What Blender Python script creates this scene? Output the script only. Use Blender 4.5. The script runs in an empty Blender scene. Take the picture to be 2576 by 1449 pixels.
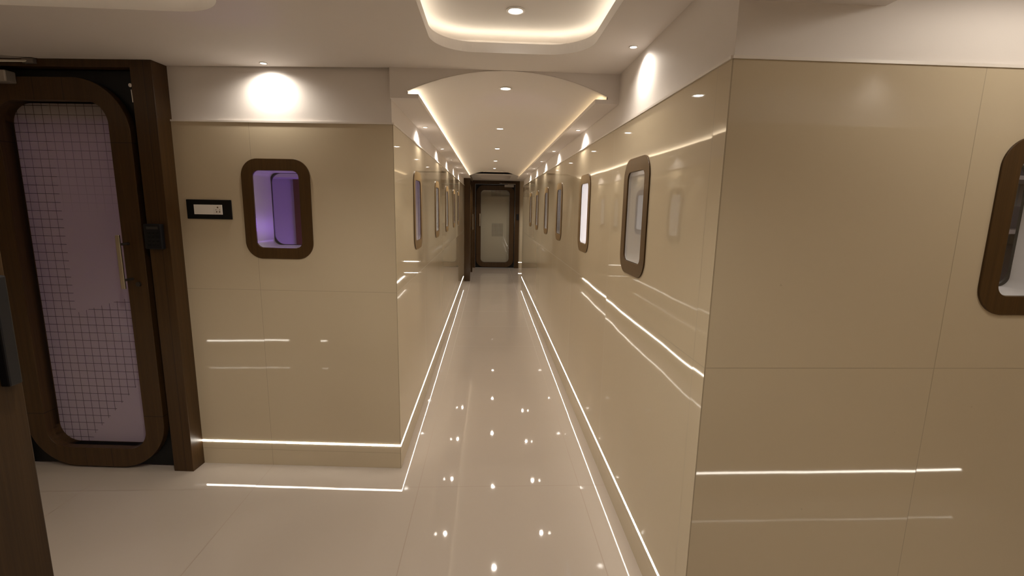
import bpy, bmesh, math, random
from mathutils import Vector, Matrix
random.seed(4)
SC = bpy.context.scene
COL = SC.collection
PI = math.pi

# ------------------------------------------------------------------ measures (metres)
XL, YL, XR, YR = -.5262, 2.711, .693, 1.4152      # corridor side walls and the two facing walls
TILT = math.atan(-.0697)                          # the facing wall on the left runs slightly askew
ZT, ZC, ZS, ZLED = 2.031, 2.319, 2.165, .150      # tile top, ceiling, side soffits, light line
YE, YV = 12.5, 9.85                               # end wall, end of the vault
ZV = 2.26                                         # lobby ceiling

# ------------------------------------------------------------------ node helpers
class NT:
    def __init__(s, name):
        s.m = bpy.data.materials.new(name); s.m.use_nodes = True
        s.t = s.m.node_tree; s.t.nodes.clear()
        s.out = s.t.nodes.new('ShaderNodeOutputMaterial')
    def n(s, typ, **kw):
        nd = s.t.nodes.new(typ)
        for k, v in kw.items(): setattr(nd, k, v)
        return nd
    def l(s, a, b): s.t.links.new(a, b)
    def put(s, sock, v):
        if hasattr(v, 'is_output'): s.l(v, sock)
        else: sock.default_value = v
    def math(s, op, a, b=0., c=None):
        nd = s.n('ShaderNodeMath', operation=op)
        s.put(nd.inputs[0], a); s.put(nd.inputs[1], b)
        if c is not None: s.put(nd.inputs[2], c)
        return nd.outputs[0]
    def vmath(s, op, a, b):
        nd = s.n('ShaderNodeVectorMath', operation=op)
        s.put(nd.inputs[0], a); s.put(nd.inputs[1], b)
        return nd.outputs[0]
    def scale(s, v, k):
        nd = s.n('ShaderNodeVectorMath', operation='SCALE')
        s.put(nd.inputs[0], v); s.put(nd.inputs['Scale'], k)
        return nd.outputs[0]
    def mix(s, f, a, b):
        nd = s.n('ShaderNodeMix', data_type='RGBA')
        s.put(nd.inputs[0], f); s.put(nd.inputs[6], a); s.put(nd.inputs[7], b)
        return nd.outputs[2]
    def obj(s): return s.n('ShaderNodeTexCoord').outputs['Object']
    def xyz(s, v):
        nd = s.n('ShaderNodeSeparateXYZ'); s.l(v, nd.inputs[0]); return nd.outputs
    def comb(s, x, y, z=0.):
        nd = s.n('ShaderNodeCombineXYZ')
        for i, q in enumerate((x, y, z)): s.put(nd.inputs[i], q)
        return nd.outputs[0]
    def noise(s, v, sc, det=3., rough=.5):
        nd = s.n('ShaderNodeTexNoise'); s.l(v, nd.inputs['Vector'])
        nd.inputs['Scale'].default_value = sc; nd.inputs['Detail'].default_value = det
        nd.inputs['Roughness'].default_value = rough
        return nd.outputs[0], nd.outputs[1]
    def bsdf(s, **kw):
        b = s.n('ShaderNodeBsdfPrincipled')
        for k, v in kw.items(): s.put(b.inputs[k.replace('_', ' ')], v)
        return b
    def done(s, shader):
        s.l(shader.outputs[0] if hasattr(shader, 'outputs') else shader, s.out.inputs[0]); return s.m
    def line(s, c, at, w):                        # 1 on a line c == at
        return s.math('LESS_THAN', s.math('ABSOLUTE', s.math('SUBTRACT', c, at)), w)
    def cell(s, c, o, d): return s.math('DIVIDE', s.math('SUBTRACT', c, o), d)
    def fresnel(s, ior=1.5):                      # same reflectance on both faces of a thin pane
        bf = s.n('ShaderNodeNewGeometry').outputs['Backfacing']
        fr = s.n('ShaderNodeFresnel')
        s.l(s.math('ADD', ior, s.math('MULTIPLY', bf, 1. / ior - ior)), fr.inputs['IOR'])
        return fr
    def grid(s, q, w):                            # 1 near whole numbers of q
        f = s.math('FRACT', q)
        return s.math('LESS_THAN', s.math('MINIMUM', f, s.math('SUBTRACT', 1., f)), w)

def plain(name, col, rough=.5, metal=0., spec=.5, bump=0., coat=0.):
    t = NT(name)
    co = (*col, 1.)
    nz, _ = t.noise(t.obj(), 14., 4.)
    c = t.mix(t.math('MULTIPLY', nz, .10), co, (col[0] * .8, col[1] * .8, col[2] * .8, 1.))
    b = t.bsdf(Base_Color=c, Roughness=rough, Metallic=metal, Specular_IOR_Level=spec, Coat_Weight=coat)
    if bump:
        bp = t.n('ShaderNodeBump'); bp.inputs['Strength'].default_value = bump
        n2, _ = t.noise(t.obj(), 180., 3.); t.l(n2, bp.inputs['Height']); bp.inputs['Distance'].default_value = .002
        t.l(bp.outputs[0], b.inputs['Normal'])
    return t.done(b)

def tile(name, au, av, u0, du, v0, dv, col, seam, rough=.035, tilt=.010, wav=.006, extra=(), sw=.0012, specks=0., seam_k=.55):
    """polished ceramic slabs in the plane au-av with thin joints; every slab sits a hair out of true"""
    t = NT(name)
    o = t.obj(); X = t.xyz(o)
    u, v = X[au], X[av]
    qu, qv = t.cell(u, u0, du), t.cell(v, v0, dv)
    m = t.math('MAXIMUM', t.grid(qu, sw / du), t.grid(qv, sw / dv))
    for e, w in extra: m = t.math('MAXIMUM', m, t.line(u, e, w))
    wn = t.n('ShaderNodeTexWhiteNoise', noise_dimensions='2D')
    t.l(t.comb(t.math('FLOOR', qu), t.math('FLOOR', qv)), wn.inputs['Vector'])
    d1 = t.scale(t.vmath('SUBTRACT', wn.outputs['Color'], (.5, .5, .5)), tilt)
    _, nc = t.noise(o, 2.6, 1.)
    d2 = t.scale(t.vmath('SUBTRACT', nc, (.5, .5, .5)), wav)
    g = t.n('ShaderNodeNewGeometry')
    nrm = t.vmath('NORMALIZE', t.vmath('ADD', g.outputs['Normal'], t.vmath('ADD', d1, d2)), (0, 0, 0))
    n1, _ = t.noise(o, 3., 5.)
    n2, _ = t.noise(o, 40., 3.)
    c = t.mix(t.math('MULTIPLY', n1, .22), (*col, 1.), (col[0] * .90, col[1] * .87, col[2] * .80, 1.))
    c = t.mix(t.math('MULTIPLY', n2, .10), c, (col[0] * .85, col[1] * .82, col[2] * .76, 1.))
    if specks:
        n3, _ = t.noise(o, 9., 4., .7)
        c = t.mix(t.math('MULTIPLY', t.math('GREATER_THAN', n3, specks), .18), c, (.2, .14, .09, 1.))
    c = t.mix(t.math('MULTIPLY', m, seam_k), c, (*seam, 1.))
    r = t.math('ADD', rough, t.math('MULTIPLY', m, .4))
    b = t.bsdf(Base_Color=c, Roughness=r, Specular_IOR_Level=.5)
    t.l(nrm, b.inputs['Normal'])
    return t.done(b)

def wood(name, lines=(), dark=(.033, .0155, .0045), light=(.082, .042, .0135), rough=.34, coat=0., spec=.36, sheen=0.):
    """walnut veneer, grain upright; lines = (axis, at, half width, other axis, lo, hi) joints"""
    t = NT(name)
    o = t.obj(); X = t.xyz(o)
    v = t.comb(t.math('MULTIPLY', X[0], 60.), t.math('MULTIPLY', X[1], 60.), t.math('MULTIPLY', X[2], 1.6))
    a, _ = t.noise(v, 1., 5., .6)
    v2 = t.comb(t.math('MULTIPLY', X[0], 260.), t.math('MULTIPLY', X[1], 260.), t.math('MULTIPLY', X[2], 4.))
    b2, _ = t.noise(v2, 1., 2.)
    f = t.math('ADD', t.math('MULTIPLY', a, 1.1), t.math('MULTIPLY', t.math('SUBTRACT', b2, .5), .5))
    f = t.math('MINIMUM', t.math('MAXIMUM', t.math('SUBTRACT', f, .1), 0.), 1.)
    c = t.mix(f, (*dark, 1.), (*light, 1.))
    for (ax, at, w, bx, lo, hi) in lines:
        k = t.line(X[ax], at, w)
        k = t.math('MULTIPLY', k, t.math('GREATER_THAN', X[bx], lo))
        k = t.math('MULTIPLY', k, t.math('LESS_THAN', X[bx], hi))
        c = t.mix(k, c, (.008, .004, .002, 1.))
    bp = t.n('ShaderNodeBump'); bp.inputs['Strength'].default_value = .15; bp.inputs['Distance'].default_value = .001
    t.l(b2, bp.inputs['Height'])
    b = t.bsdf(Base_Color=c, Roughness=rough, Specular_IOR_Level=spec, Sheen_Weight=sheen, Sheen_Roughness=.35, Sheen_Tint=(1., .68, .32, 1.), Coat_Weight=coat, Coat_Roughness=.32)
    t.l(bp.outputs[0], b.inputs['Normal'])
    return t.done(b)

def emit(name, col, k):
    t = NT(name)
    e = t.n('ShaderNodeEmission'); e.inputs[0].default_value = (*col, 1.); e.inputs[1].default_value = k
    return t.done(e)

def thin_glass(name, tint=(.97, .98, .98), ior=1.5):
    t = NT(name)
    fr = t.fresnel(ior)
    tr = t.n('ShaderNodeBsdfTransparent'); tr.inputs[0].default_value = (*tint, 1.)
    gl = t.n('ShaderNodeBsdfGlossy'); gl.inputs['Roughness'].default_value = .01
    gl.inputs[0].default_value = (1, 1, 1, 1)
    mx = t.n('ShaderNodeMixShader'); t.l(fr.outputs[0], mx.inputs[0]); t.l(tr.outputs[0], mx.inputs[1]); t.l(gl.outputs[0], mx.inputs[2])
    return t.done(mx)

def frosted(name, kind):
    """etched door glass: frosted body, clear grid lines where the etching keeps them"""
    t = NT(name)
    o = t.obj(); X = t.xyz(o); x, z = X[0], X[2]
    if kind == 'near':
        gx, gz = t.cell(x, -.275, .0475), t.cell(z, .06, .0475)
        body, trans = (.62, .55, .55), (.60, .53, .60)
        left = t.math('LESS_THAN', x, -.100)
        slope = t.math('ADD', .97, t.math('MULTIPLY', x, .30))
        low = t.math('LESS_THAN', z, slope)
        lowcut = t.math('GREATER_THAN', z, t.math('ADD', .22, t.math('MULTIPLY', t.math('ADD', x, .05), 1.05)))
        low = t.math('MULTIPLY', low, t.math('MAXIMUM', lowcut, left))
        mr = t.n('ShaderNodeMapRange'); t.l(z, mr.inputs[0])
        mr.inputs[1].default_value = 1.50; mr.inputs[2].default_value = 1.85
        top = t.math('MULTIPLY', mr.outputs[0], .75)
        mask = t.math('MINIMUM', t.math('ADD', t.math('MAXIMUM', left, low), top), 1.)
        wl = .034
    else:
        gx, gz = t.cell(x, -.37, .034), t.cell(z, .15, .034)
        body, trans = (.60, .55, .44), (.50, .46, .37)
        a = t.math('MULTIPLY', t.math('LESS_THAN', t.math('ABSOLUTE', t.math('SUBTRACT', x, .06)), .15), t.math('LESS_THAN', t.math('ABSOLUTE', t.math('SUBTRACT', z, 1.0)), .17))
        b = t.math('MULTIPLY', t.math('GREATER_THAN', x, -.10), t.math('GREATER_THAN', z, 1.86))
        mask = t.math('MULTIPLY', t.math('MAXIMUM', a, b), .8)
        wl = .10
    ln = t.math('MULTIPLY', t.math('MAXIMUM', t.grid(gx, wl), t.grid(gz, wl)), mask)
    nz, _ = t.noise(o, 3., 3.)
    c = t.mix(t.math('MULTIPLY', nz, .2), (*body, 1.), (body[0] * .85, body[1] * .85, body[2] * .85, 1.))
    df = t.n('ShaderNodeBsdfDiffuse'); t.l(c, df.inputs[0])
    tl = t.n('ShaderNodeBsdfTranslucent'); tl.inputs[0].default_value = (*trans, 1.)
    m1 = t.n('ShaderNodeMixShader'); m1.inputs[0].default_value = .5; t.l(df.outputs[0], m1.inputs[1]); t.l(tl.outputs[0], m1.inputs[2])
    clear = t.n('ShaderNodeBsdfTransparent'); clear.inputs[0].default_value = (.25, .22, .22, 1.)
    m2 = t.n('ShaderNodeMixShader'); t.l(t.math('MULTIPLY', ln, .88), m2.inputs[0]); t.l(m1.outputs[0], m2.inputs[1]); t.l(clear.outputs[0], m2.inputs[2])
    fr = t.fresnel()
    gl = t.n('ShaderNodeBsdfGlossy'); gl.inputs['Roughness'].default_value = .03
    m3 = t.n('ShaderNodeMixShader'); t.l(fr.outputs[0], m3.inputs[0]); t.l(m2.outputs[0], m3.inputs[1]); t.l(gl.outputs[0], m3.inputs[2])
    return t.done(m3)

# ------------------------------------------------------------------ materials
TILE = (.585, .50, .365); SEAM = (.22, .17, .11)
WARM = (1., .90, .77)
M = {}
M['tile_front'] = tile('tile_front', 0, 2, -.797, .80, 1.100, 1.0, TILE, SEAM, extra=((-.003, .0016),))
M['tile_right'] = tile('tile_right', 0, 2, XR + .77, .80, 1.103, 1.0, TILE, SEAM, extra=((XR + .002, .0022),), specks=.70)
M['tile_cor_left'] = tile('tile_cor_left', 1, 2, YL + .0, 1.2, 1.100, 1.0, TILE, SEAM, tilt=.007, wav=.003)
M['tile_cor_right'] = tile('tile_cor_right', 1, 2, 1.500, 1.2, 1.103, 1.0, TILE, SEAM, tilt=.012, wav=.007)
M['tile_other'] = tile('tile_other', 0, 2, 0., .8, 1.1, 1.0, TILE, SEAM)
M['floor'] = tile('floor_tile', 0, 1, -.39, .93, 2.51, .93, (.445, .388, .338), (.24, .17, .12), rough=.03, tilt=.005, wav=.003, sw=.0022, specks=.74, seam_k=.6)
M['plaster'] = plain('plaster', (.80, .755, .725), .6, bump=.05)
M['ceiling'] = plain('ceiling_paint', (.80, .755, .725), .6, bump=.05)
M['trim'] = plain('white_trim', (.82, .77, .72), .35)
M['wood'] = wood('walnut')
M['wood_frame'] = wood('walnut_frame', dark=(.040, .020, .006), light=(.100, .052, .016), rough=.36, spec=.30, sheen=.20)
M['wood_jamb'] = wood('walnut_jamb', lines=((0, -1.298, .0012, 2, 0., 3.),))
M['black'] = plain('black_panel', (.006, .006, .0065), .35, spec=.25)
M['black_matt'] = plain('black_plastic', (.006, .006, .008), .45, spec=.3)
M['steel'] = plain('brushed_steel', (.62, .58, .50), .28, 1.)
M['grey_metal'] = plain('grey_painted_metal', (.22, .20, .19), .4, .6)
M['closer'] = plain('closer_silver', (.42, .39, .36), .35, .5)
M['dark_metal'] = plain('dark_metal', (.06, .052, .045), .4, .6)
M['chrome'] = plain('chrome_metal', (.8, .78, .75), .15, 1.)
M['white_plastic'] = plain('white_plastic', (.86, .82, .78), .35)
M['hole'] = plain('socket_hole', (.10, .055, .02), .6)
M['reveal'] = plain('white_lining', (.80, .78, .78), .35)
M['gasket'] = plain('dark_gasket', (.03, .027, .027), .5)
M['glass'] = thin_glass('window_glass')
M['glass_near'] = frosted('etched_glass', 'near')
M['glass_far'] = frosted('etched_glass_grey', 'far')
M['led'] = emit('led_line', (1., .92, .80), 21.)
M['cove'] = emit('cove_led', (1., .86, .62), 14.)
M['cove_warm'] = emit('cove_led_warm', (1., .78, .46), 4.5)
M['cove_tray'] = emit('cove_led_tray', (1., .90, .70), 9.)
M['lens'] = emit('lamp_lens', (1., .95, .88), 30.)
M['shelf'] = plain('shelf_board', (.55, .50, .50), .5)
M['mauve'] = plain('mauve_panel', (.17, .145, .17), .5)
M['room'] = plain('room_paint', (.72, .70, .72), .6)
M['room_wood'] = plain('room_door_wood', (.16, .06, .03), .4)
M['vent'] = plain('vent_black', (.02, .018, .018), .6)

# ------------------------------------------------------------------ object helpers
def link(name, me, mats, parent=None):
    o = bpy.data.objects.new(name, me); COL.objects.link(o)
    for m in (mats if isinstance(mats, (list, tuple)) else [mats]): me.materials.append(m)
    if parent is not None: o.parent = parent
    return o
def empty(name, loc=(0, 0, 0), rz=0., parent=None):
    o = bpy.data.objects.new(name, None); COL.objects.link(o)
    o.location = loc; o.rotation_euler = (0, 0, rz); o.empty_display_size = .1
    if parent is not None: o.parent = parent
    return o
def tag(o, label, cat, group=None, kind=None):
    o['label'] = label; o['category'] = cat
    if group: o['group'] = group
    if kind: o['kind'] = kind
    return o
def struct(o, label=None, cat=None):
    o['kind'] = 'structure'
    if label: o['label'] = label; o['category'] = cat
    return o

def bm_box(bm, x0, x1, y0, y1, z0, z1, bev=0.):
    r = bmesh.ops.create_cube(bm, size=1.)
    vs = r['verts']
    for v in vs:
        v.co = Vector(((x0 + x1) / 2 + v.co.x * (x1 - x0), (y0 + y1) / 2 + v.co.y * (y1 - y0), (z0 + z1) / 2 + v.co.z * (z1 - z0)))
    if bev:
        es = set(e for v in vs for e in v.link_edges)
        bmesh.ops.bevel(bm, geom=list(es), offset=bev, segments=2, affect='EDGES', profile=.5)
def mesh_of(bm, name, smooth=False):
    me = bpy.data.meshes.new(name); bmesh.ops.recalc_face_normals(bm, faces=bm.faces[:])
    bm.to_mesh(me); bm.free()
    if smooth:
        for p in me.polygons: p.use_smooth = True
    return me
def box(name, d, mat, parent=None, bev=0.):
    bm = bmesh.new(); bm_box(bm, *d, bev=bev); return link(name, mesh_of(bm, name), mat, parent)
def boxes(name, ds, mat, parent=None, bev=0.):
    bm = bmesh.new()
    for d in ds: bm_box(bm, *d, bev=bev)
    return link(name, mesh_of(bm, name), mat, parent)
def cyl(bm, c, r, h, axis='Z', seg=32, r2=None):
    q = bmesh.ops.create_cone(bm, cap_ends=True, segments=seg, radius1=r, radius2=r if r2 is None else r2, depth=h)
    R = {'Z': Matrix.Identity(3), 'Y': Matrix.Rotation(PI / 2, 3, 'X'), 'X': Matrix.Rotation(PI / 2, 3, 'Y')}[axis]
    for v in q['verts']: v.co = R @ v.co + Vector(c)

def rect(x0, x1, z0, z1): return [(x0, z0), (x1, z0), (x1, z1), (x0, z1)]
def rrect(x0, x1, z0, z1, r, seg=10):
    p = []
    for cx, cz, a in ((x1 - r, z0 + r, -90), (x1 - r, z1 - r, 0), (x0 + r, z1 - r, 90), (x0 + r, z0 + r, 180)):
        for i in range(seg + 1):
            t = math.radians(a + 90 * i / seg); p.append((cx + r * math.cos(t), cz + r * math.sin(t)))
    return p
def slab_mesh(loops, depth, name, bev=0.):
    """flat plate in the local x-z plane with holes: loops[0] outline, the rest holes; front face y=0, back y=depth"""
    cu = bpy.data.curves.new(name, 'CURVE'); cu.dimensions = '2D'; cu.fill_mode = 'BOTH'
    cu.extrude = depth / 2 - bev; cu.bevel_depth = bev; cu.bevel_resolution = 2 if bev else 0; cu.offset = -bev
    for lp in loops:
        s = cu.splines.new('POLY'); s.points.add(len(lp) - 1); s.use_cyclic_u = True
        for i, (a, b) in enumerate(lp): s.points[i].co = (a, b, 0, 1)
    o = bpy.data.objects.new(name, cu); COL.objects.link(o)
    dg = bpy.context.evaluated_depsgraph_get(); dg.update()
    me = bpy.data.meshes.new_from_object(o.evaluated_get(dg))
    bpy.data.objects.remove(o); bpy.data.curves.remove(cu)
    me.name = name; me.materials.clear()
    for v in me.vertices:
        x, z, t = v.co.x, v.co.y, v.co.z
        v.co = (x, depth / 2 - t, z)
    for p in me.polygons: p.use_smooth = False
    bm = bmesh.new(); bm.from_mesh(me)
    bmesh.ops.remove_doubles(bm, verts=bm.verts[:], dist=1e-6)
    bmesh.ops.recalc_face_normals(bm, faces=bm.faces[:]); bm.to_mesh(me); bm.free()
    return me
def xform(me, M4): me.transform(M4); me.update(); return me
# frames: local x along wall, y into wall, z up -> world
F_FRONT = Matrix.Translation((XL, YL, 0)) @ Matrix.Rotation(TILT, 4, 'Z')
F_LEFT = Matrix.Translation((XL, 0, 0)) @ Matrix.Rotation(PI / 2, 4, 'Z')      # local x = world y, local y = world -x
F_RIGHT = Matrix.Translation((XR, 0, 0)) @ Matrix.Rotation(-PI / 2, 4, 'Z')    # local x = world -y, local y = world +x

def extr_loop(bm, lp, y0, y1, flip=False):
    """open tube of a loop in x-z between y0 and y1"""
    a = [bm.verts.new((p[0], y0, p[1])) for p in lp]; b = [bm.verts.new((p[0], y1, p[1])) for p in lp]
    n = len(lp)
    for i in range(n): bm.faces.new((a[i], a[(i + 1) % n], b[(i + 1) % n], b[i]))

# ------------------------------------------------------------------ windows
WZ0, WZ1, WHW = 1.284, 1.840, .1935
WRING = .064
def hole(cx): return rrect(cx - WHW + .03, cx + WHW - .03, WZ0 + .03, WZ1 - .03, .07)
W_RING = slab_mesh([rrect(-WHW, WHW, WZ0, WZ1, .095, 14), rrect(-WHW + WRING, WHW - WRING, WZ0 + WRING - .002, WZ1 - WRING, .036, 10)], .008, 'window_frame', .002)
_bm = bmesh.new()
_lp = rrect(-WHW + WRING + .001, WHW - WRING - .001, WZ0 + WRING, WZ1 - WRING - .001, .036, 10)
extr_loop(_bm, _lp, .0, .19)
W_REV = mesh_of(_bm, 'lining', True)
W_GASK = slab_mesh([rrect(-WHW + WRING, WHW - WRING, WZ0 + WRING, WZ1 - WRING, .04), rrect(-WHW + WRING + .0035, WHW - WRING - .0035, WZ0 + WRING + .0035, WZ1 - WRING - .0035, .058)], .008, 'gasket')
W_PANE = slab_mesh([_lp], .004, 'pane')
for _m, _k in ((W_RING, 'wood_frame'), (W_REV, 'reveal'), (W_GASK, 'gasket'), (W_PANE, 'glass')): _m.materials.append(M[_k])
WN = [0]
def window(frame, cx, label, parts=True):
    WN[0] += 1
    e = empty('window_%d' % WN[0]); e.matrix_world = frame @ Matrix.Translation((cx, 0, 0))
    def p(n, me, y):
        o = bpy.data.objects.new(n, me); COL.objects.link(o); o.parent = e; o.location = (0, y, 0); return o
    p('window_frame', W_RING, -.006); p('lining', W_REV, .001); p('gasket', W_GASK, .188); p('pane', W_PANE, .000)
    return struct(e, label, 'window')

# ------------------------------------------------------------------ walls
def wall(name, frame, loops_tile, depth, mat, label=None):
    o = link(name, slab_mesh(loops_tile, depth, name), mat); o.matrix_world = frame
    return struct(o, label, 'wall') if label else struct(o)
def wall_w(name, frame, loops, depth, mat, label=None):     # baked into world space (tile joints use world axes)
    o = link(name, xform(slab_mesh(loops, depth, name), frame), mat)
    return struct(o, label, 'wall') if label else struct(o)

def mitre(o, test, d):
    for v in o.data.vertices:
        if test(v.co): v.co += Vector(d)
    return o
J0, J1 = -1.345, -1.228                 # the near door's jamb on the front wall (local x)
CX1, HW1 = -1.803, .418                 # door centre and half width of its ring
# front wall, left of the corridor mouth: local coords
WFX = -.665
_o = wall('wall_front', F_FRONT, [[(J1 - .06, 0), (0, 0), (0, ZT), (J1 - .06, ZT)], hole(WFX)], .20, M['tile_front'], 'beige tiled wall beside the wooden door')
_u = wall('wall_front_upper', F_FRONT @ Matrix.Translation((0, .010, 0)), [[(-2.9, ZT), (-.010, ZT), (-.010, ZC + .05), (-2.9, ZC + .05)]], .19, M['plaster'], 'white plaster band above the beige tiles by the door')
mitre(_u, lambda c: c.x > -.02 and c.y > .1, (-.03, 0, 0))
wall('wall_front_far', F_FRONT, [[(-2.9, 0), (2 * CX1 - J1, 0), (2 * CX1 - J1, ZT), (-2.9, ZT)]], .20, M['tile_other'])
mitre(_o, lambda c: c.x > -.01 and c.y > .1, (-.03, 0, 0))
# corridor walls
LW = (3.555, 4.860, 5.985, 7.190, 8.150)
RW = (2.250, 3.460, 4.715, 5.790, 6.910, 7.975)
_o = wall_w('wall_left', F_LEFT, [rect(YL, 10.16, 0, ZT)] + [hole(y) for y in LW], .20, M['tile_cor_left'], 'polished beige tile wall along the corridor with one violet window')
mitre(_o, lambda c: c.y < YL + .01 and c.x < XL - .1, (0, .03, 0))
_o = wall_w('wall_left_upper', F_LEFT @ Matrix.Translation((0, .010, 0)), [rect(YL + .01, 10.16, ZT, ZC + .05)], .19, M['plaster'])
mitre(_o, lambda c: c.y < YL + .02 and c.x < XL - .1, (0, .03, 0))
_o = wall_w('wall_right', F_RIGHT, [rect(-YV, -YR, 0, ZT)] + [hole(-y) for y in RW], .20, M['tile_cor_right'], 'polished beige tile wall along the corridor with six windows')
mitre(_o, lambda c: c.y < YR + .01 and c.x > XR + .1, (0, .03, 0))
_o = wall_w('wall_right_upper', F_RIGHT @ Matrix.Translation((0, .010, 0)), [rect(-YV, -YR - .01, ZT, ZC + .05)], .19, M['plaster'])
mitre(_o, lambda c: c.y < YR + .02 and c.x > XR + .1, (0, .03, 0))
# right facing wall
F_RF = Matrix.Translation((0, YR, 0))
WRX = 1.561 + WHW
XW = 2.95
_o = wall('wall_right_front', F_RF, [rect(XR, XW, 0, ZT), hole(WRX)], .20, M['tile_right'], 'wide beige tiled wall facing the passage beside the corridor corner')
mitre(_o, lambda c: c.x < XR + .01 and c.y > .1, (.03, 0, 0))
_o = wall('wall_right_front_upper', Matrix.Translation((0, YR + .010, 0)), [rect(XR + .01, XW, ZT, ZC + .05)], .19, M['plaster'])
mitre(_o, lambda c: c.x < XR + .02 and c.y > .1, (.03, 0, 0))
# lobby at the end
wall('wall_end', Matrix.Translation((0, YE, 0)), [[(-.55, 0), (-.47, 0), (-.47, 2.26), (.78, 2.26), (.78, 0), (2.2, 0), (2.2, 2.5), (-.55, 2.5)]], .2, M['tile_other'], 'tiled end wall around the far door')
wall_w('wall_lobby_left', F_LEFT, [[(11.70, 0), (YE, 0), (YE, 2.4), (10.16, 2.4), (10.16, 2.28), (11.70, 2.28)]], .2, M['tile_cor_left'])
struct(box('wall_lobby_right', (2.2, 2.4, YV, YE + .2, 0, 2.5), M['tile_other']))
struct(box('wall_lobby_return', (XR + .2, 2.2, YV - .1, YV, 0, 2.5), M['plaster']))
# near side of the passages (behind and beside the viewpoint)
nl = empty('wall_near_left', (-1.95, .650, 0), math.atan(-.117)); struct(nl)
box('tile_face', (-1.75, 0, -.10, 0, 0, ZT), M['tile_other'], nl); box('plaster_face', (-1.75, 0, -.11, -.01, ZT, ZC + .05), M['plaster'], nl)
struct(box('wall_near_left_return', (-2.05, -1.95, -1.7, .55, 0, ZC + .05), M['tile_other']))
struct(box('wall_near_right', (.74, XW, .353, .453, 0, ZT), M['tile_other'])); struct(box('wall_near_right_upper', (.75, XW, .353, .443, ZT, ZC + .05), M['plaster']))
struct(box('wall_near_right_return', (.74, .84, -1.7, .353, 0, ZC + .05), M['tile_other']))
struct(box('wall_back', (-2.05, .84, -1.8, -1.7, 0, ZC + .05), M['tile_other']))
struct(box('wall_passage_left', (-3.55, -3.42, .6, 3.2, 0, ZC + .05), M['tile_other']))
struct(box('wall_passage_right', (XW, XW + .1, .35, 1.6, 0, ZC + .05), M['tile_other']))
# trims on top of the tiles
TN = [0]
def trim(frame, x0, x1):
    TN[0] += 1
    o = box('trim_%d' % TN[0], (x0, x1, -.005, .012, ZT, ZT + .009), M['trim']); o.matrix_world = frame
    struct(o)
trim(F_FRONT, J1 - .05, 0); trim(F_LEFT, YL, 10.16); trim(F_RIGHT, -YV, -YR); trim(F_RF, XR, XW)

# ------------------------------------------------------------------ floor
struct(box('floor', (-3.6, 3.1, -1.8, YE + .3, -.05, 0.), M['floor']), 'polished beige floor tiles', 'floor')

# ------------------------------------------------------------------ ceiling with light trays
F_UP = lambda z: Matrix.Translation((0, 0, z)) @ Matrix.Rotation(-PI / 2, 4, 'X')  # local x=x, local z -> world y, local y -> world -z
def flat(name, loops, z, th, mat):        # plate whose underside lies at z, loops in world x-y
    me = slab_mesh(loops, th, name)
    for v in me.vertices:
        x, y, zz = v.co; v.co = (x, zz, z + y)
    bm = bmesh.new(); bm.from_mesh(me); bmesh.ops.recalc_face_normals(bm, faces=bm.faces[:]); bm.to_mesh(me); bm.free()
    return link(name, me, mat)
T1 = (-.268, .462, .75, 2.398); T2 = (-3.0, -.97, .95, 2.03)
LIP = .045
struct(flat('ceiling', [[(-3.6, -1.8), (3.1, -1.8), (3.1, YR + .1), (XR + .1, YR + .1), (XR + .1, 2.70), (XL, 2.70), (-3.6, 2.96)], rrect(*T1, .20, 14), rrect(*T2, .22, 14)], ZC, LIP, M['ceiling']), 'flat white ceiling with rounded light trays', 'ceiling')
def tray(t, name, mat, top=.105, wid=.16):
    x0, x1, y0, y1 = t
    e = empty(name, ((x0 + x1) / 2, (y0 + y1) / 2, ZC + LIP)); struct(e)
    cx, cy = e.location.x, e.location.y
    lp = rrect(x0 - cx - wid, x1 - cx + wid, y0 - cy - wid, y1 - cy + wid, .26, 14)
    bm = bmesh.new()
    a = [bm.verts.new((p[0], p[1], 0)) for p in lp]; b = [bm.verts.new((p[0], p[1], top - LIP)) for p in lp]
    n = len(lp)
    for i in range(n): bm.faces.new((a[i], a[(i + 1) % n], b[(i + 1) % n], b[i]))
    bm.faces.new(b)
    link('tray_recess', mesh_of(bm, 'tray_recess'), M['ceiling'], e)
    # light strip lying on the lip, behind its edge
    w0, w1 = .035, .047
    o = slab_mesh([rrect(x0 - cx - w1, x1 - cx + w1, y0 - cy - w1, y1 - cy + w1, .22, 14), rrect(x0 - cx - w0, x1 - cx + w0, y0 - cy - w0, y1 - cy + w0, .21, 14)], .006, 'cove_strip')
    for v in o.vertices:
        x, y, z = v.co; v.co = (x, z, .001 + y)
    bm = bmesh.new(); bm.from_mesh(o); bmesh.ops.recalc_face_normals(bm, faces=bm.faces[:]); bm.to_mesh(o); bm.free()
    link('cove_strip', o, mat, e)
    return e
tray(T1, 'ceiling_tray', M['cove_tray']); tray(T2, 'ceiling_tray_passage', M['cove_tray'])

# corridor: fascia over the mouth, side soffits, vault
VX0, VX1, VZ = -.432, .628, 2.206
VXC = (VX0 + VX1) / 2; _s = ZC - VZ; _h = (VX1 - VX0) / 2; VR = (_h * _h + _s * _s) / (2 * _s)
def vz(x): return ZC - VR + math.sqrt(VR * VR - (x - VXC) ** 2)
NV = 40
arc = [(VX0 + (VX1 - VX0) * i / NV, vz(VX0 + (VX1 - VX0) * i / NV)) for i in range(NV + 1)]
SL, SR_, ST = -.385, .572, .022          # soffit inner edges, slab thickness
YF = 2.69
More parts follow.
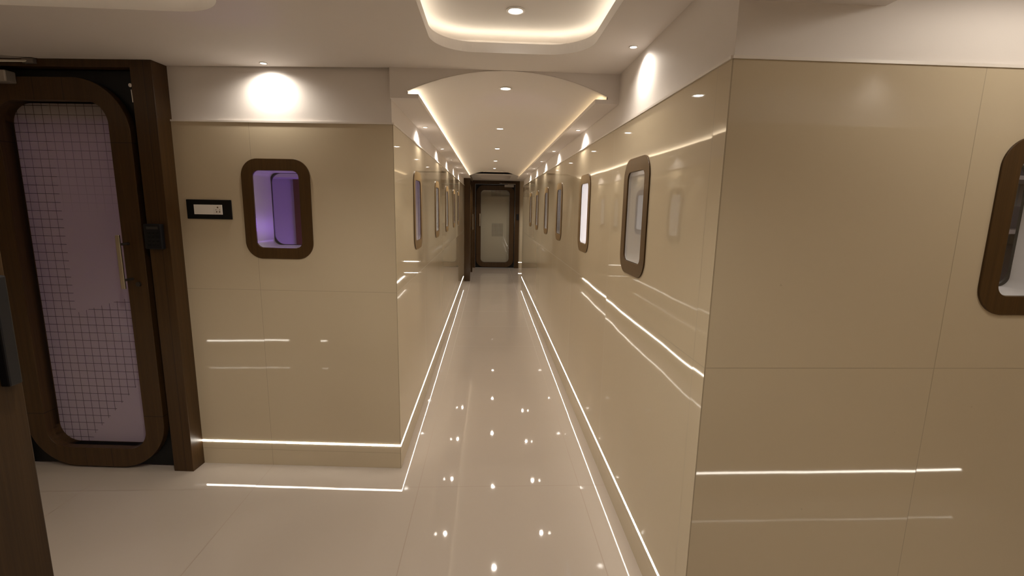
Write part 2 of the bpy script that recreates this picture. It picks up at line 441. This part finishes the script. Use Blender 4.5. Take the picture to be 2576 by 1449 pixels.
# fascia: left and right cheeks with the curved cut and the small light slot
def cheek(name, side):
    if side < 0:
        half = [p for p in arc if p[0] <= VXC + .001]
        lp = [(XL - .01, ZS), (SL, ZS), (SL, ZS + ST), (VX0 - .012, ZS + ST), (VX0 - .012, VZ - .004)] + half + [(half[-1][0], ZC + .01), (XL - .01, ZC + .01)]
    else:
        half = [p for p in arc if p[0] >= VXC - .001]
        lp = [(SR_, ZS), (XR + .011, ZS), (XR + .011, ZC + .01), (half[0][0], ZC + .01)] + half + [(VX1 + .012, VZ - .004), (VX1 + .012, ZS + ST), (SR_, ZS + ST)]
    o = link(name, slab_mesh([lp], .02, name), M['plaster']); o.location = (0, YF, 0); return struct(o)
cheek('trim_fascia_left', -1); cheek('trim_fascia_right', 1)
struct(box('ceiling_soffit_left', (XL - .01, SL, YF + .02, YV, ZS, ZS + ST), M['ceiling']), 'narrow white soffit with spotlights above the violet window side', 'soffit')
struct(box('ceiling_soffit_right', (SR_, XR + .011, YF + .02, YV, ZS, ZS + ST), M['ceiling']), 'narrow white soffit with spotlights above the six window side', 'soffit')
bm = bmesh.new()
prev = None
prof = [(VX0 - .012, ZS + ST - .002), (VX0 - .012, VZ)] + arc + [(VX1 + .012, VZ), (VX1 + .012, ZS + ST - .002)]
for y in (2.688, YV):
    row = [bm.verts.new((p[0], y, p[1])) for p in prof]
    if prev:
        for i in range(len(row) - 1): bm.faces.new((prev[i], prev[i + 1], row[i + 1], row[i]))
    prev = row
vault = link('ceiling_vault', mesh_of(bm, 'ceiling_vault', True), M['ceiling'])
for p in vault.data.polygons: p.use_smooth = abs(p.normal.x) < .9
vault.location.z = -.0015
struct(vault, 'long shallow barrel vault ceiling over the corridor', 'ceiling')
a = empty('cove_light', (0, YF + .02, ZS + ST)); tag(a, 'bright white light line along the vault edge, violet window side', 'light strip', 'cove lights of the vault')
box('strip', (VX0 + .004, VX0 + .020, .01, YV - YF - .03, .001, .005), M['cove'], a)
a = empty('cove_light', (0, YF + .02, ZS + ST)); tag(a, 'yellowish dim light line along the vault edge, six window side', 'light strip', 'cove lights of the vault')
box('strip', (VX1 - .020, VX1 - .004, .01, YV - YF - .03, .001, .005), M['cove_warm'], a)
# end of the vault and the lobby ceiling
struct(box('trim_vault_end', (-.60, 2.2, YV, YV + .03, ZV, ZC + .06), M['plaster']))
tl = (-.20, .48, 10.35, 11.75)
struct(flat('ceiling_lobby', [[(-.60, YV), (2.3, YV), (2.3, YE + .1), (-.60, YE + .1)], rrect(*tl, .16, 8)], ZV, .03, M['ceiling']))
bm = bmesh.new(); lp = rrect(*tl, .16, 8)
_a = [bm.verts.new((p[0], p[1], ZV + .03)) for p in lp]; _b = [bm.verts.new((p[0], p[1], ZV + .10)) for p in lp]
for i in range(len(lp)): bm.faces.new((_a[i], _a[(i + 1) % len(lp)], _b[(i + 1) % len(lp)], _b[i]))
bm.faces.new(_b)
struct(link('ceiling_lobby_tray', mesh_of(bm, 'ceiling_lobby_tray'), M['ceiling']))
# boxed-in drop against the right facing wall
struct(box('ceiling_drop', (XR + .011, 1.135, .95, YR + .01, 2.190, ZC), M['plaster']), 'boxed white ceiling drop above the wide beige wall', 'ceiling')

# ------------------------------------------------------------------ light lines low on the walls
def led(frame, x0, x1, label, group='light lines low on the walls'):
    e = empty('light_strip'); e.matrix_world = frame @ Matrix.Translation((0, 0, ZLED))
    box('diffuser', (x0, x1, -.0015, .004, -.0055, .0055), M['led'], e)
    return tag(e, label, 'light strip', group)
led(F_FRONT, J1 - .02, .0012, 'white light line low on the tiled wall between wooden door and corridor corner')
led(F_LEFT, YL - .001, YV, 'long white light line low on the corridor wall below the violet window')
led(F_RIGHT, -YV, -YR, 'long white light line low on the corridor wall below the six windows')
led(Matrix.Translation((0, YE, 0)), .78, 1.3, 'short light line beside the far door')
led(Matrix.Translation((0, .453, 0)) @ Matrix.Rotation(PI, 4, 'Z'), -2.735, -.90, 'light line on the wall opposite the wide beige wall, seen mirrored in its tiles')
fn = Matrix.Translation((-1.95, .650, 0)) @ Matrix.Rotation(math.atan(-.117) + PI, 4, 'Z')
led(fn, .46, 1.32, 'light line opposite the wooden door, seen mirrored in the tiles')
led(fn, .06, .125, 'short piece of light line opposite the wooden door, seen mirrored in the tiles')

# ------------------------------------------------------------------ recessed downlights
def dl_mesh(r):
    bm = bmesh.new()
    n = 28
    rings = [(r * 1.45, 0.), (r * 1.42, -.003), (r * 1.12, -.004), (r, .002)]
    prev = None
    for rr, z in rings:
        row = [bm.verts.new((rr * math.cos(2 * PI * i / n), rr * math.sin(2 * PI * i / n), z)) for i in range(n)]
        if prev:
            for i in range(n): bm.faces.new((prev[i], prev[(i + 1) % n], row[(i + 1) % n], row[i]))
        prev = row
    ring = mesh_of(bm, 'trim_ring', True); ring.materials.append(M['white_plastic'])
    bm = bmesh.new(); bmesh.ops.create_circle(bm, cap_ends=True, segments=n, radius=r)
    for v in bm.verts: v.co.z = -.001
    lens = bpy.data.meshes.new('lens'); bm.to_mesh(lens); bm.free(); lens.materials.append(M['lens'])
    return ring, lens
DLM = {'spot': dl_mesh(.014), 'disc': dl_mesh(.028)}
def downlight(x, y, z, kind, power, label, group, cone=140, col=WARM, rad=.014):
    if y < 1.2: rad = .09
    if kind == 'spot' and cone == 140: cone = 150
    e = empty('downlight', (x, y, z)); tag(e, label, 'ceiling light', group)
    for n, me in zip(('trim_ring', 'lens'), DLM[kind]):
        o = bpy.data.objects.new(n, me); COL.objects.link(o); o.parent = e
    L = bpy.data.lights.new('lamp', 'SPOT'); L.energy = power; L.spot_size = math.radians(cone); L.spot_blend = 1. if kind == 'spot' else .25 if cone > 170 else .6
    L.color = col; L.shadow_soft_size = rad
    o = bpy.data.objects.new('lamp', L); COL.objects.link(o); o.parent = e; o.location = (0, 0, -.012 - rad * .2)
    return e
ordw = ('first', 'second', 'third', 'fourth', 'fifth', 'sixth', 'seventh')
for i, y in enumerate((3.635, 4.938, 6.085, 7.233, 8.411)):
    downlight(-.474, y, ZS, 'spot', 9., '%s small spotlight from the corridor mouth in the soffit above the violet window wall' % ordw[i], 'spotlights in the corridor soffits')
for i, y in enumerate((3.581, 4.914, 6.022, 7.141, 8.252)):
    downlight(.646, y, ZS, 'spot', 9., '%s small spotlight from the corridor mouth in the soffit above the six window wall' % ordw[i], 'spotlights in the corridor soffits')
for i, y in enumerate((3.061, 4.58, 6.112, 7.731, 9.2)):
    downlight(.093, y, vz(.093) - .003, 'disc', 11.5, '%s round downlight from the corridor mouth along the crown of the vault' % ordw[i], 'downlights along the vault')
downlight(-1.186, 2.690, ZC, 'spot', 11., 'small spotlight above the tiled wall with the violet window', 'spotlights in the flat ceiling', 165)
downlight(.640, 2.244, ZC, 'spot', 9., 'small spotlight washing the white wall beside the light tray', 'spotlights in the flat ceiling')
downlight(.104, 2.175, ZC + .104, 'disc', 13., 'round downlight inside the rounded light tray', 'downlights of the near ceiling')
downlight(.12, 11.05, ZV + .098, 'disc', 45., 'round downlight before the far door', 'downlights of the near ceiling')
# further lamps out of view, some of them added only as fill
downlight(.10, .45, ZC, 'disc', 34., 'round downlight of the passage behind the viewpoint', 'downlights of the near ceiling')
downlight(1.56, .98, ZC, 'disc', 9.5, 'round downlight over the side passage facing the wide beige wall', 'downlights of the near ceiling', 178)
downlight(2.45, .95, ZC, 'disc', 2.8, 'round downlight at the end of the side passage', 'downlights of the near ceiling', 178)
downlight(1.90, .51, ZC, 'spot', 9., 'small spotlight over the side passage', 'spotlights in the flat ceiling')
downlight(-.8, 1.30, ZC, 'disc', 36., 'added round fill light over the passage between the open leaf and the light tray', 'downlights of the near ceiling')  # unseen lamp added as fill to brighten the front wall
downlight(1.5, 11.2, ZV, 'disc', 30., 'added round fill light in the lobby before the far door, out of the corridor', 'downlights of the near ceiling')  # unseen lamp added to lift the dark far end
downlight(-1.2, .60, ZC, 'disc', 40., 'added round fill light over the passage before the wooden door', 'downlights of the near ceiling')  # added fill, placed out of view to throw light on the front wall

# ------------------------------------------------------------------ doors
DN = [0]
def arm_mesh(pts, r, seg=10):
    """round bar through the points"""
    bm = bmesh.new()
    for a, b in zip(pts[:-1], pts[1:]):
        a, b = Vector(a), Vector(b); d = b - a
        q = bmesh.ops.create_cone(bm, cap_ends=True, segments=seg, radius1=r, radius2=r, depth=d.length + r * .6)
        R = d.to_track_quat('Z', 'Y').to_matrix()
        for v in q['verts']: v.co = R @ v.co + (a + b) / 2
    return mesh_of(bm, 'bar', False)
def door(frame, cx, label, hw, z0, z1, ring, ro, ri, jw, jx, jo, head, glass, handle_side, hz, keypad=True, closer=True, seams=None, jmat=None):
    """local: x along the wall, y into the wall (0 = wall face); jamb inner edges cx +- jx, jamb width jw standing jo proud"""
    DN[0] += 1
    e = empty('door_%d' % DN[0]); e.matrix_world = frame @ Matrix.Translation((cx, 0, 0)); struct(e, label, 'door')
    f = empty('door_frame', parent=e)
    zt = head[1]
    for s in (-1, 1):
        a, b = sorted((s * jx, s * (jx + jw)))
        o = box('jamb', (a, b, -jo, .10, 0, zt - .0005), jmat or M['wood'], f, .002)
    box('header', (-jx, jx, -jo, .06, head[0], zt - .0005), M['wood'], f, .001)
    leaf = box('leaf_panel', (-jx + .006, jx - .006, -.052, -.008, .012, head[0] - .006), M['black'], e)
    hole_ = rrect(-hw + ring, hw - ring, z0 + ring, z1 - ring, ri, 14)
    # panel with the opening
    me = slab_mesh([rect(-jx + .006, jx - .006, .012, head[0] - .006), hole_], .04, 'leaf_panel')
    me.materials.append(M['black']); leaf.data = me; leaf.location = (0, -.050, 0)
    if seams is None:
        zs0, zs1, xs = z0 + .33, z1 - .33, .08
        seams = [(2, zs0, .0016, 0, -9, 9), (2, zs1, .0016, 0, -9, 9), (0, -xs, .0014, 2, z1 - ring, 9), (0, xs, .0014, 2, z1 - ring, 9), (0, -xs, .0014, 2, -9, z0 + ring), (0, xs, .0014, 2, -9, z0 + ring)]
    rm = wood('walnut_ring_%d' % DN[0], seams)
    r_ = link('ring', slab_mesh([rrect(-hw, hw, z0, z1, ro, 20), hole_], .095, 'ring', .003), rm, e); r_.location = (0, -.092, 0)
    g = link('glass', slab_mesh([rrect(-hw + ring + .001, hw - ring - .001, z0 + ring + .001, z1 - ring - .001, ri, 12)], .008, 'glass'), glass, e); g.location = (0, -.006, 0)
    # pull handle: flat bar on two standoffs
    hx = handle_side * (hw - ring + .022)
    h = boxes('handle', [(hx - .011, hx + .011, -.150, -.138, hz[0], hz[1])], M['steel'], e, .003)
    h.name = 'handle'
    bm = bmesh.new()
    for z in (hz[0] + .05, hz[1] - .05):
        cyl(bm, (hx + handle_side * .014, -.115, z), .007, .052, 'Y', 16)
    bm2 = link('handle_post', mesh_of(bm, 'handle_post'), M['dark_metal'], h)
    bm = bmesh.new(); cyl(bm, (handle_side * (hw - ring * .42), -.096, hz[0] + .02), .013, .012, 'Y', 20)
    link('lock_cylinder', mesh_of(bm, 'lock_cylinder'), M['dark_metal'], e)
    if keypad:
        kx = handle_side * (jx + .050) + (.0 if handle_side > 0 else 0)
        k = box('keypad', (kx - .052, kx + .044, -jo - .028, -jo, hz[1] - .075, hz[1] + .062), M['black_matt'], e, .005)
        ds = []
        for i in range(3):
            for j in range(4): ds.append((kx - .034 + i * .024, kx - .018 + i * .024, -jo - .0295, -jo - .027, hz[1] - .060 + j * .022, hz[1] - .046 + j * .022))
        boxes('keypad_buttons', ds, M['black'], k, .001)
        box('display', (kx - .034, kx + .030, -jo - .0292, -jo - .027, hz[1] + .034, hz[1] + .048), M['gasket'], k)
    if closer:
        sx = -handle_side
        x0, x1 = sorted((sx * (hw - .02), sx * (hw - .26)))
        c = box('door_closer', (x0, x1, -.150, -.092, z1 - .040, z1 + .018), M['closer'], e, .006)
        bm = bmesh.new(); cyl(bm, ((x0 + x1) / 2 - sx * .02, -.120, z1 + .024), .014, .016, 'Z', 20)
        link('spindle', mesh_of(bm, 'spindle'), M['steel'], c)
        bxm = arm_mesh([((x0 + x1) / 2 - sx * .02, -.120, z1 + .030), (sx * (hw + .02), -.24, z1 + .034), (sx * (hw - .36), -jo - .014, head[0] + .022)], .007)
        link('closer_arm', bxm, M['steel'], c)
        box('arm_bracket', (sx * (hw - .36) - .03, sx * (hw - .36) + .03, -jo - .022, -jo, head[0] + .010, head[0] + .034), M['grey_metal'], c, .002)
    return e
d1 = door(F_FRONT, CX1, 'dark wooden door with large etched grid glass and steel pull beside the black switch plate', HW1, .012, 2.232, .117, .29, .115, J1 - J0, J0 - CX1, .100, (2.280, ZC), M['glass_near'], 1, (1.115, 1.412),
          jmat=wood('walnut_jamb', lines=((0, J0 - CX1 + .072, .0011, 2, 0., 9.),)))
# little hanging catch in the black corner of that door
c = empty('door_catch', (CX1 and (J0 - CX1 - .040), -.058, 2.19), parent=d1)
bm = bmesh.new(); cyl(bm, (0, .004, .012), .010, .010, 'Y', 16); link('catch_plate', mesh_of(bm, 'catch_plate'), M['chrome'], c)
link('catch_pin', arm_mesh([(.004, 0, -.012), (.009, -.004, -.075)], .0035), M['chrome'], c)
d2 = door(Matrix.Translation((0, YE, 0)), .154, 'far wooden door with grey etched glass closing the corridor', .490, .030, 2.140, .120, .20, .10, .115, .515, .06, (2.170, 2.262), M['glass_far'], -1, (1.10, 1.42), keypad=False)
box('band_blocker', (-.34, .34, .006, .05, 1.855, 1.905), M['room_wood'], d2)  # added bar blocking the back light, so a band of the glass darkens
k = box('keypad', (.71, .765, YE - .09, YE - .058, 1.27, 1.42), M['black_matt'], None, .004); tag(k, 'black keypad on the frame of the far door', 'keypad')
F_LD = Matrix.Translation((XL, 0, 0)) @ Matrix.Rotation(PI / 2, 4, 'Z')
door(F_LD, 10.93, 'side door in a walnut portal set in the corridor wall before the far door', .50, .02, 2.10, .115, .25, .10, .115, .655, .122, (2.17, 2.258), M['glass_far'], 1, (1.05, 1.42), keypad=False, closer=False)

# open leaf at the near left
lf = empty('door_4', (-1.131, 1.15, 0)); struct(lf, 'plain wooden door leaf standing open at the edge of the view, with a black lock plate', 'door')
box('leaf_panel', (-.045, 0, -.86, 0, .008, 2.08), wood('walnut_leaf', dark=(.020, .0095, .003), light=(.055, .028, .0085), rough=.5, spec=.2), lf, .003)
box('lock_plate', (-.003, .020, -.050, -.018, 1.165, 1.425), M['black_matt'], lf, .004)
bm = bmesh.new()
for z in (.25, 1.05, 1.85): cyl(bm, (-.022, -.868, z), .008, .10, 'Z', 14)
link('hinge', mesh_of(bm, 'hinge'), M['steel'], lf)

# ------------------------------------------------------------------ socket plate
sp = empty('socket_plate'); sp.matrix_world = F_FRONT @ Matrix.Translation((-1.053, 0, 1.5565))
tag(sp, 'long black socket plate with white insert on the tiles beside the wooden door', 'switch plate')
box('plate', (-.128, .128, -.009, 0, -.054, .054), M['black'], sp, .003)
ins = box('switch_insert', (-.084, .028, -.0115, -.006, -.028, .026), M['white_plastic'], sp, .001)
so = box('socket', (.029, .077, -.0115, -.006, -.028, .026), M['white_plastic'], sp, .001)
bm = bmesh.new()
for x, z, r in ((.052, .012, .0042), (.045, -.013, .0036), (.062, -.013, .0036), (.042, -.002, .0022), (.063, -.002, .0022)):
    cyl(bm, (x, -.0112, z), r, .002, 'Y', 16)
link('socket_hole', mesh_of(bm, 'socket_hole'), M['hole'], so)

# ------------------------------------------------------------------ windows
window(F_FRONT, WFX, 'rounded walnut framed window glowing violet on the wall facing the viewpoint')
ll = ('rounded window with violet light on the corridor side wall', 'slim rounded window next beyond the violet one on the corridor wall', 'third window along the corridor wall that holds the violet one', 'fourth window along the corridor wall that holds the violet one', 'farthest window on the corridor wall that holds the violet one')
for y, t in zip(LW, ll): window(F_LEFT, y, t.replace('farthest', 'fifth and last'))
rl = ('large tan framed window with grey pane, first of the row of six', 'window filled with bright white light, second of the row of six', 'window dark above and white below, third of the row of six', 'fourth window of the row of six along the corridor', 'fifth window of the row of six along the corridor', 'last small window of the row of six before the corridor end')
for y, t in zip(RW, rl): window(F_RIGHT, -y, t)
window(F_RF, WRX, 'walnut framed window on the wide beige wall, shelves visible behind')

# ------------------------------------------------------------------ rooms behind the windows
def room(name, x0, x1, y0, y1, z1=2.31, open_=None, wallm='room'):
    """plain room shell (inside faces); open_ leaves the side towards the window wall out"""
    bm = bmesh.new()
    v = [bm.verts.new(p) for p in ((x0, y0, .001), (x1, y0, .001), (x1, y1, .001), (x0, y1, .001), (x0, y0, z1), (x1, y0, z1), (x1, y1, z1), (x0, y1, z1))]
    sides = {'-y': (0, 1, 5, 4), '+x': (1, 2, 6, 5), '+y': (2, 3, 7, 6), '-x': (3, 0, 4, 7)}
    bm.faces.new([v[i] for i in (0, 1, 2, 3)]); bm.faces.new([v[i] for i in (4, 5, 6, 7)])
    for k_, q in sides.items():
        if k_ not in (open_ or ()): bm.faces.new([v[i] for i in q])
    me = bpy.data.meshes.new(name); bm.to_mesh(me); bm.free()
    return struct(link(name, me, M[wallm]))
def lamp(name, loc, power, col, r=.12):
    L = bpy.data.lights.new(name, 'POINT'); L.energy = power; L.color = col; L.shadow_soft_size = r
    o = bpy.data.objects.new(name, L); COL.objects.link(o); o.location = loc; return o
room('wall_violet_room', -3.45, XL - .2, 3.05, 4.25, open_=('-y', '+x'))
struct(box('wall_violet_room_front', (-3.45, J0 - .55, 3.02, 3.05, 2.0, 2.31), M['room']))
VIO = (.42, .20, 1.)
lamp('violet_room_lamp', (-1.35, 3.75, .85), 6.5, VIO)
lamp('violet_room_lamp_ceiling', (-2.4, 3.75, 2.15), 3., (1., .82, .72))
lamp('violet_room_lamp_corner', (-1.0, 3.28, 1.45), 1.5, VIO, .05)
cb = box('wall_cabinet', (-2.6, -1.05, 3.95, 4.245, 1.80, 2.30), M['room'], None, .004); tag(cb, 'pale wall cabinet high up inside the violet room', 'cabinet')
wd = box('wardrobe_door', (-1.665, -1.10, 4.18, 4.24, .002, 1.80), M['room_wood'], None, .004); tag(wd, 'reddish brown wooden panel standing inside the violet room', 'panel')
room('wall_end_room', -.6, 1.6, YE + .2, YE + 1.6, open_=('-y',))
lamp('end_room_fill', (.2, YE + .9, 1.3), 4.5, (1., .90, .74))  # added unseen lamp, brightens the far door's glass from behind
ybl = [4.25, 5.45, 6.6, 7.7, 9.6]
for i in range(4):
    room('wall_pod_left_%d' % (i + 1), -2.0, XL - .2, ybl[i] + .02, ybl[i + 1] - .02, open_=('+x',))
    lamp('pod_lamp', (-1.0, LW[i + 1] - .22, 1.55), (5., 6., 2., 4.)[i], (1., .93, .9))
ybr = [1.6152, 2.95, 4.05, 5.25, 6.35, 7.45, 9.6]
room('wall_shelf_room', XR + .2, 4.1, ybr[0], ybr[1] - .02, open_=('-x', '-y'))
lamp('shelf_room_fill', (1.15, 2.0, 1.45), .55, (1., .92, .82), .06)  # extra lamp added close to the first corridor window to brighten its lining
lamp('shelf_room_lamp', (2.2, 1.95, 2.0), 6., (1., .88, .8))
for i in range(1, 6):
    room('wall_pod_right_%d' % i, XR + .2, 2.2, ybr[i] + .02, ybr[i + 1] - .02, open_=('-x',))
    lamp('pod_lamp', (1.17, RW[i] - .24, (1.55, 1.15, 1.5, 1.5, 1.5)[i - 1]), (22., 5., 3., 2., 2.)[i - 1], (1., .95, .97))
# shelving seen through the window on the wide beige wall
sh = empty('shelf_unit', (2.75, 2.55, 0)); tag(sh, 'shelving with mauve panels seen through the window on the wide beige wall', 'shelf')
for x in (0, .62, 1.24): box('upright', (x, x + .02, 0, .36, .002, 2.2), M['shelf'], sh)
for z in (.35, .78, 1.16, 1.50, 1.80, 2.10): box('shelf', (.02, 1.24, .0, .36, z, z + .022), M['shelf'], sh)
for i, (a_, b_) in enumerate(((.372, .78), (.802, 1.16), (1.182, 1.42), (1.522, 1.66), (1.822, 2.0))):
    box('back_panel', (.02, 1.24, .30, .36, a_, b_), M['mauve'], sh)

# ------------------------------------------------------------------ camera
f, pitch, yaw, roll = 1188.0, .1698, .0505, .018
cp, sn = math.cos(pitch), math.sin(pitch); cy, sy = math.cos(yaw), math.sin(yaw); cr, sr = math.cos(roll), math.sin(roll)
fw = Vector((sy * cp, cy * cp, -sn)); rt = Vector((cy, -sy, 0)); up = rt.cross(fw)
r2 = cr * rt + sr * up; u2 = -sr * rt + cr * up
cam = bpy.data.cameras.new('camera'); co = bpy.data.objects.new('camera', cam); COL.objects.link(co)
cam.sensor_width = 36.; cam.lens = 36. * f / 2576; cam.clip_start = .02
co.matrix_world = Matrix(((r2.x, u2.x, -fw.x, 0), (r2.y, u2.y, -fw.y, 0), (r2.z, u2.z, -fw.z, 1.6), (0, 0, 0, 1)))
SC.camera = co

# ------------------------------------------------------------------ world, colour
w = bpy.data.worlds.new('world'); SC.world = w; w.use_nodes = True
w.node_tree.nodes['Background'].inputs[0].default_value = (0, 0, 0, 1)
SC.view_settings.view_transform = 'Standard'; SC.view_settings.look = 'None'
SC.view_settings.exposure = -.02; SC.view_settings.gamma = 1.; SC.view_settings.use_curve_mapping = False
SC.cycles.use_denoising = True
SC.cycles.max_bounces = 14; SC.cycles.diffuse_bounces = 6; SC.cycles.glossy_bounces = 6; SC.cycles.transparent_max_bounces = 16
SC.cycles.sample_clamp_indirect = 6.
SC.cycles.caustics_reflective = True
